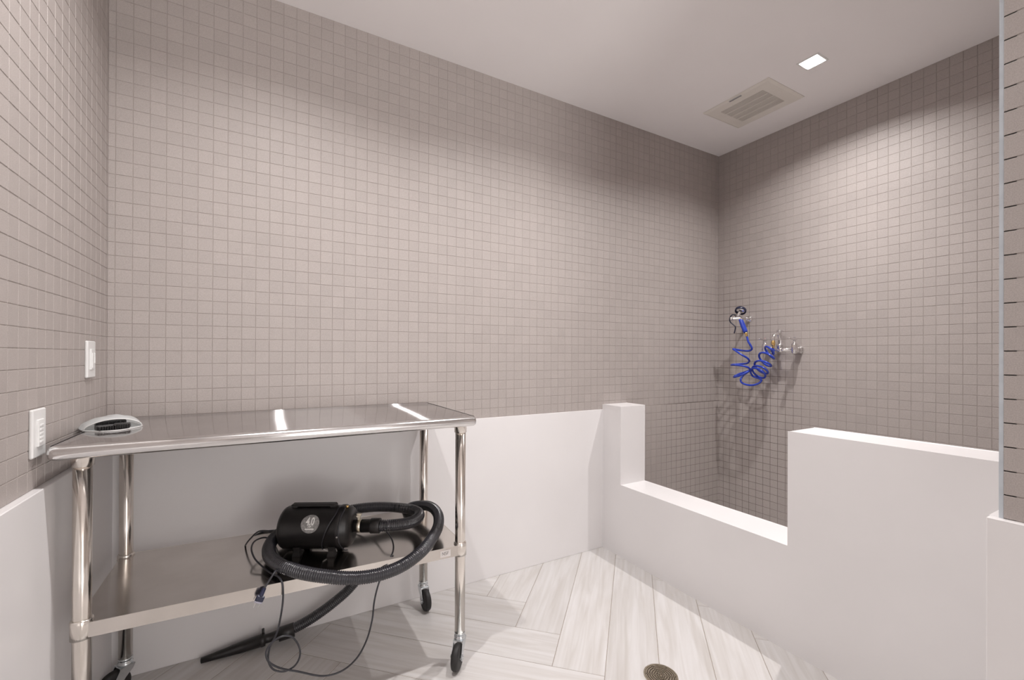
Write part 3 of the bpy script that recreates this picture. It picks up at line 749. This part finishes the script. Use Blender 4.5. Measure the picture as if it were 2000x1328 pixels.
SX = 2.978
def A(px, py, x=SX): return at(px, py, x=x)
t = thing('pet_sprayer', (SX, 1.95, 1.05), 'blue handled spray gun with a coiled blue hose hanging from the wall hook', 'sprayer')
g0 = A(1446.3, 623.5); g1 = A(1456.3, 649)
gd = (g1-g0); gl = gd.length; gd.normalize()
m = MB(); m.lathe(g0, gd, [(0, .008), (.002, .0135), (.012, .0145), (gl*.5, .0165), (gl*.9, .0155), (gl, .0135), (gl+.001, .009)], 24); m.build('grip', BLUE, t)
m = MB(); h0 = A(1430, 622.5, SX-.03); h1 = A(1448, 621.5)
m.tube(smooth_path([g0+gd*.004, h1, (h0+h1)/2, h0], .006), .0125, 16)
m.lathe(h0, (h0-h1), [(-.004, .0135), (.012, .0135), (.014, .009)], 16)
k0 = A(1438.5, 620, SX-.015); k1 = A(1446, 608.5, SX-.02)
m.cyl(k0, k1, .0095, 16, r2=.012)
m.obox((k0+h0)/2+Z*.012, (.03, .02, .016), bev=.004)
m.build('spray_body', CHROME, t)
kd = (k1-k0).normalized()
hd_ = Vector((.60, .17, .80)).normalized()
m = MB(); m.lathe(k1+hd_*.002, hd_, [(0, .012), (.001, .027), (.004, .0305), (.012, .0305)], 32); m.build('spray_face', CHROME, t)
m = MB(); m.lathe(k1+hd_*-.002, hd_, [(.008, .0285), (.001, .031), (.0, .0345), (.003, .0368), (.018, .0368), (.022, .034), (.0225, .010)], 36, cap=False); m.lathe(k1+hd_*.0165, hd_, [(0, .034), (.005, .033)], 36); m.build('spray_ring', DKN, t)
m = MB(); lv = [A(1437, 615, SX-.02), A(1430, 615, SX-.03), A(1425.5, 621, SX-.035), A(1426, 628, SX-.035), A(1431, 633, SX-.03), A(1436, 638, SX-.028), A(1435.5, 645, SX-.028), A(1434, 651, SX-.028)]
pp = smooth_path(lv, .004); m.tube(pp, .0042, 8); m.build('trigger', DKN, t)
c0 = g1-gd*.002; c1 = A(1459, 657.5); m = MB(); dd = (c1-c0).normalized(); ll = (c1-c0).length
m.lathe(c0, dd, [(0, .009), (.012, .010), (.020, .0075), (ll, .0068)], 8); m.build('grip_connector', BRASS, t)
# connector below the spout elbow
m = MB(); e0 = Vector((ex, FY, FZ+.066)); m.lathe(e0, -Z, [(0, .009), (.002, .0105), (.010, .0105), (.014, .0125), (.034, .0125), (.042, .0085), (.056, .0078)], 8); m.build('spout_connector', BRASS, t)
# coil
def C5(x, y, d=0.): return at(1360+x/5.532, 560+y/5.532, x=SX+d)
F_, B_ = -.045, .035
cpts = [c1, C5(560, 590), C5(590, 640, .01), C5(600, 670, .02), C5(570, 692, B_), C5(500, 690, B_), C5(430, 678, .0), C5(398, 672, -.02), C5(430, 695, F_), C5(490, 735, F_), C5(550, 770, -.02), C5(572, 800, .01), C5(545, 828, B_),
        C5(470, 835, B_), C5(400, 840, .01), C5(378, 845, -.01), C5(420, 846, F_), C5(500, 855, F_), C5(560, 872, -.02), C5(578, 893, .0), C5(545, 915, B_), C5(470, 940, B_), C5(415, 965, .01), C5(405, 976, -.01), C5(440, 970, F_),
        C5(510, 943, F_), C5(560, 915, -.02), C5(555, 925, .015), C5(510, 955, .02), C5(480, 1000, .0), C5(490, 1035, -.02), C5(540, 1058, -.03), C5(610, 1064, -.03), C5(670, 1045, -.02), C5(703, 1010, .0)]
# right-hand bunch of loops climbing to the spout
def C7(x, y, d=0.): return at(1340+x/7.143, 587+y/7.143, x=SX+d)
#        centre x, y, half length, half height, tilt at each turn
LOOP = [(985, 1030, 105, 62, 32), (1010, 1010, 108, 58, 30), (1040, 960, 112, 52, 25), (1085, 865, 112, 42, 24), (1150, 735, 105, 24, 42), (1185, 670, 60, 12, 50)]
nlp = 5
for i in range(4, nlp*14-3):
    u_ = i/14; q = u_*2*math.pi + .2; k = min(int(u_), nlp-1); fr = u_-k
    cx, cy, am, bm_, tl_ = [LOOP[k][c]*(1-fr)+LOOP[k+1][c]*fr for c in range(5)]
    tl_ = R(tl_); ax_ = am*math.cos(q); by_ = bm_*math.sin(q)
    cpts.append(C7(cx + ax_*math.cos(tl_) - by_*math.sin(tl_), cy + ax_*math.sin(tl_) + by_*math.cos(tl_), .042*math.sin(q)))
cpts += [Vector((ex+.004, FY, FZ-.03)), Vector((ex, FY, FZ-.005)), Vector((ex, FY, FZ+.014))]
m = MB(); m.tube(resample(smooth_path(cpts, .004), .004), .0068, 10); m.build('coiled_hose', BLUE, t)

# ------------------------------------------------------------------ floor drain
dc = Vector((1.352, 1.204, 0))
t = thing('floor_drain', dc, 'round slotted metal floor drain set in the plank floor', 'drain')
m = MB()
def annulus(mb_, r0, r1, z0, z1, a0=0, a1=360, n=48):
    full = abs(a1-a0) >= 360; k = n if full else n+1
    rs = []
    for i in range(k):
        a = R(a0+(a1-a0)*i/n); c, s_ = math.cos(a), math.sin(a)
        rs.append([dc+Vector((c*r, s_*r, z)) for r, z in ((r0, z0), (r1, z0), (r1, z1), (r0, z1))])
    mb_.rings(rs, cap=not full, closed=full, smooth=False)
annulus(m, .058, .064, -.0008, .0030); m.build('frame', DRAINM, t)
m = MB(); rad = [.010, .019, .028, .037, .046, .0545]
for k, r in enumerate(rad): annulus(m, r-.0022, r+.0022, .0002, .0026)
for a in range(0, 360, 60):
    c = Vector((math.cos(R(a+20)), math.sin(R(a+20)), 0)); m.obox(dc+c*.034+Z*.0014, (.050, .0042, .0024), Matrix((c, Z.cross(c), Z)).transposed())
m.lathe(dc+Z*.0002, Z, [(0, .0045), (.0026, .0045)], 12); m.build('grate', DRAINM, t)
m = MB(); m.lathe(dc+Z*-.0004, Z, [(0, .0585), (.0008, .0585)], 40); m.build('drain_well', DARK, t)
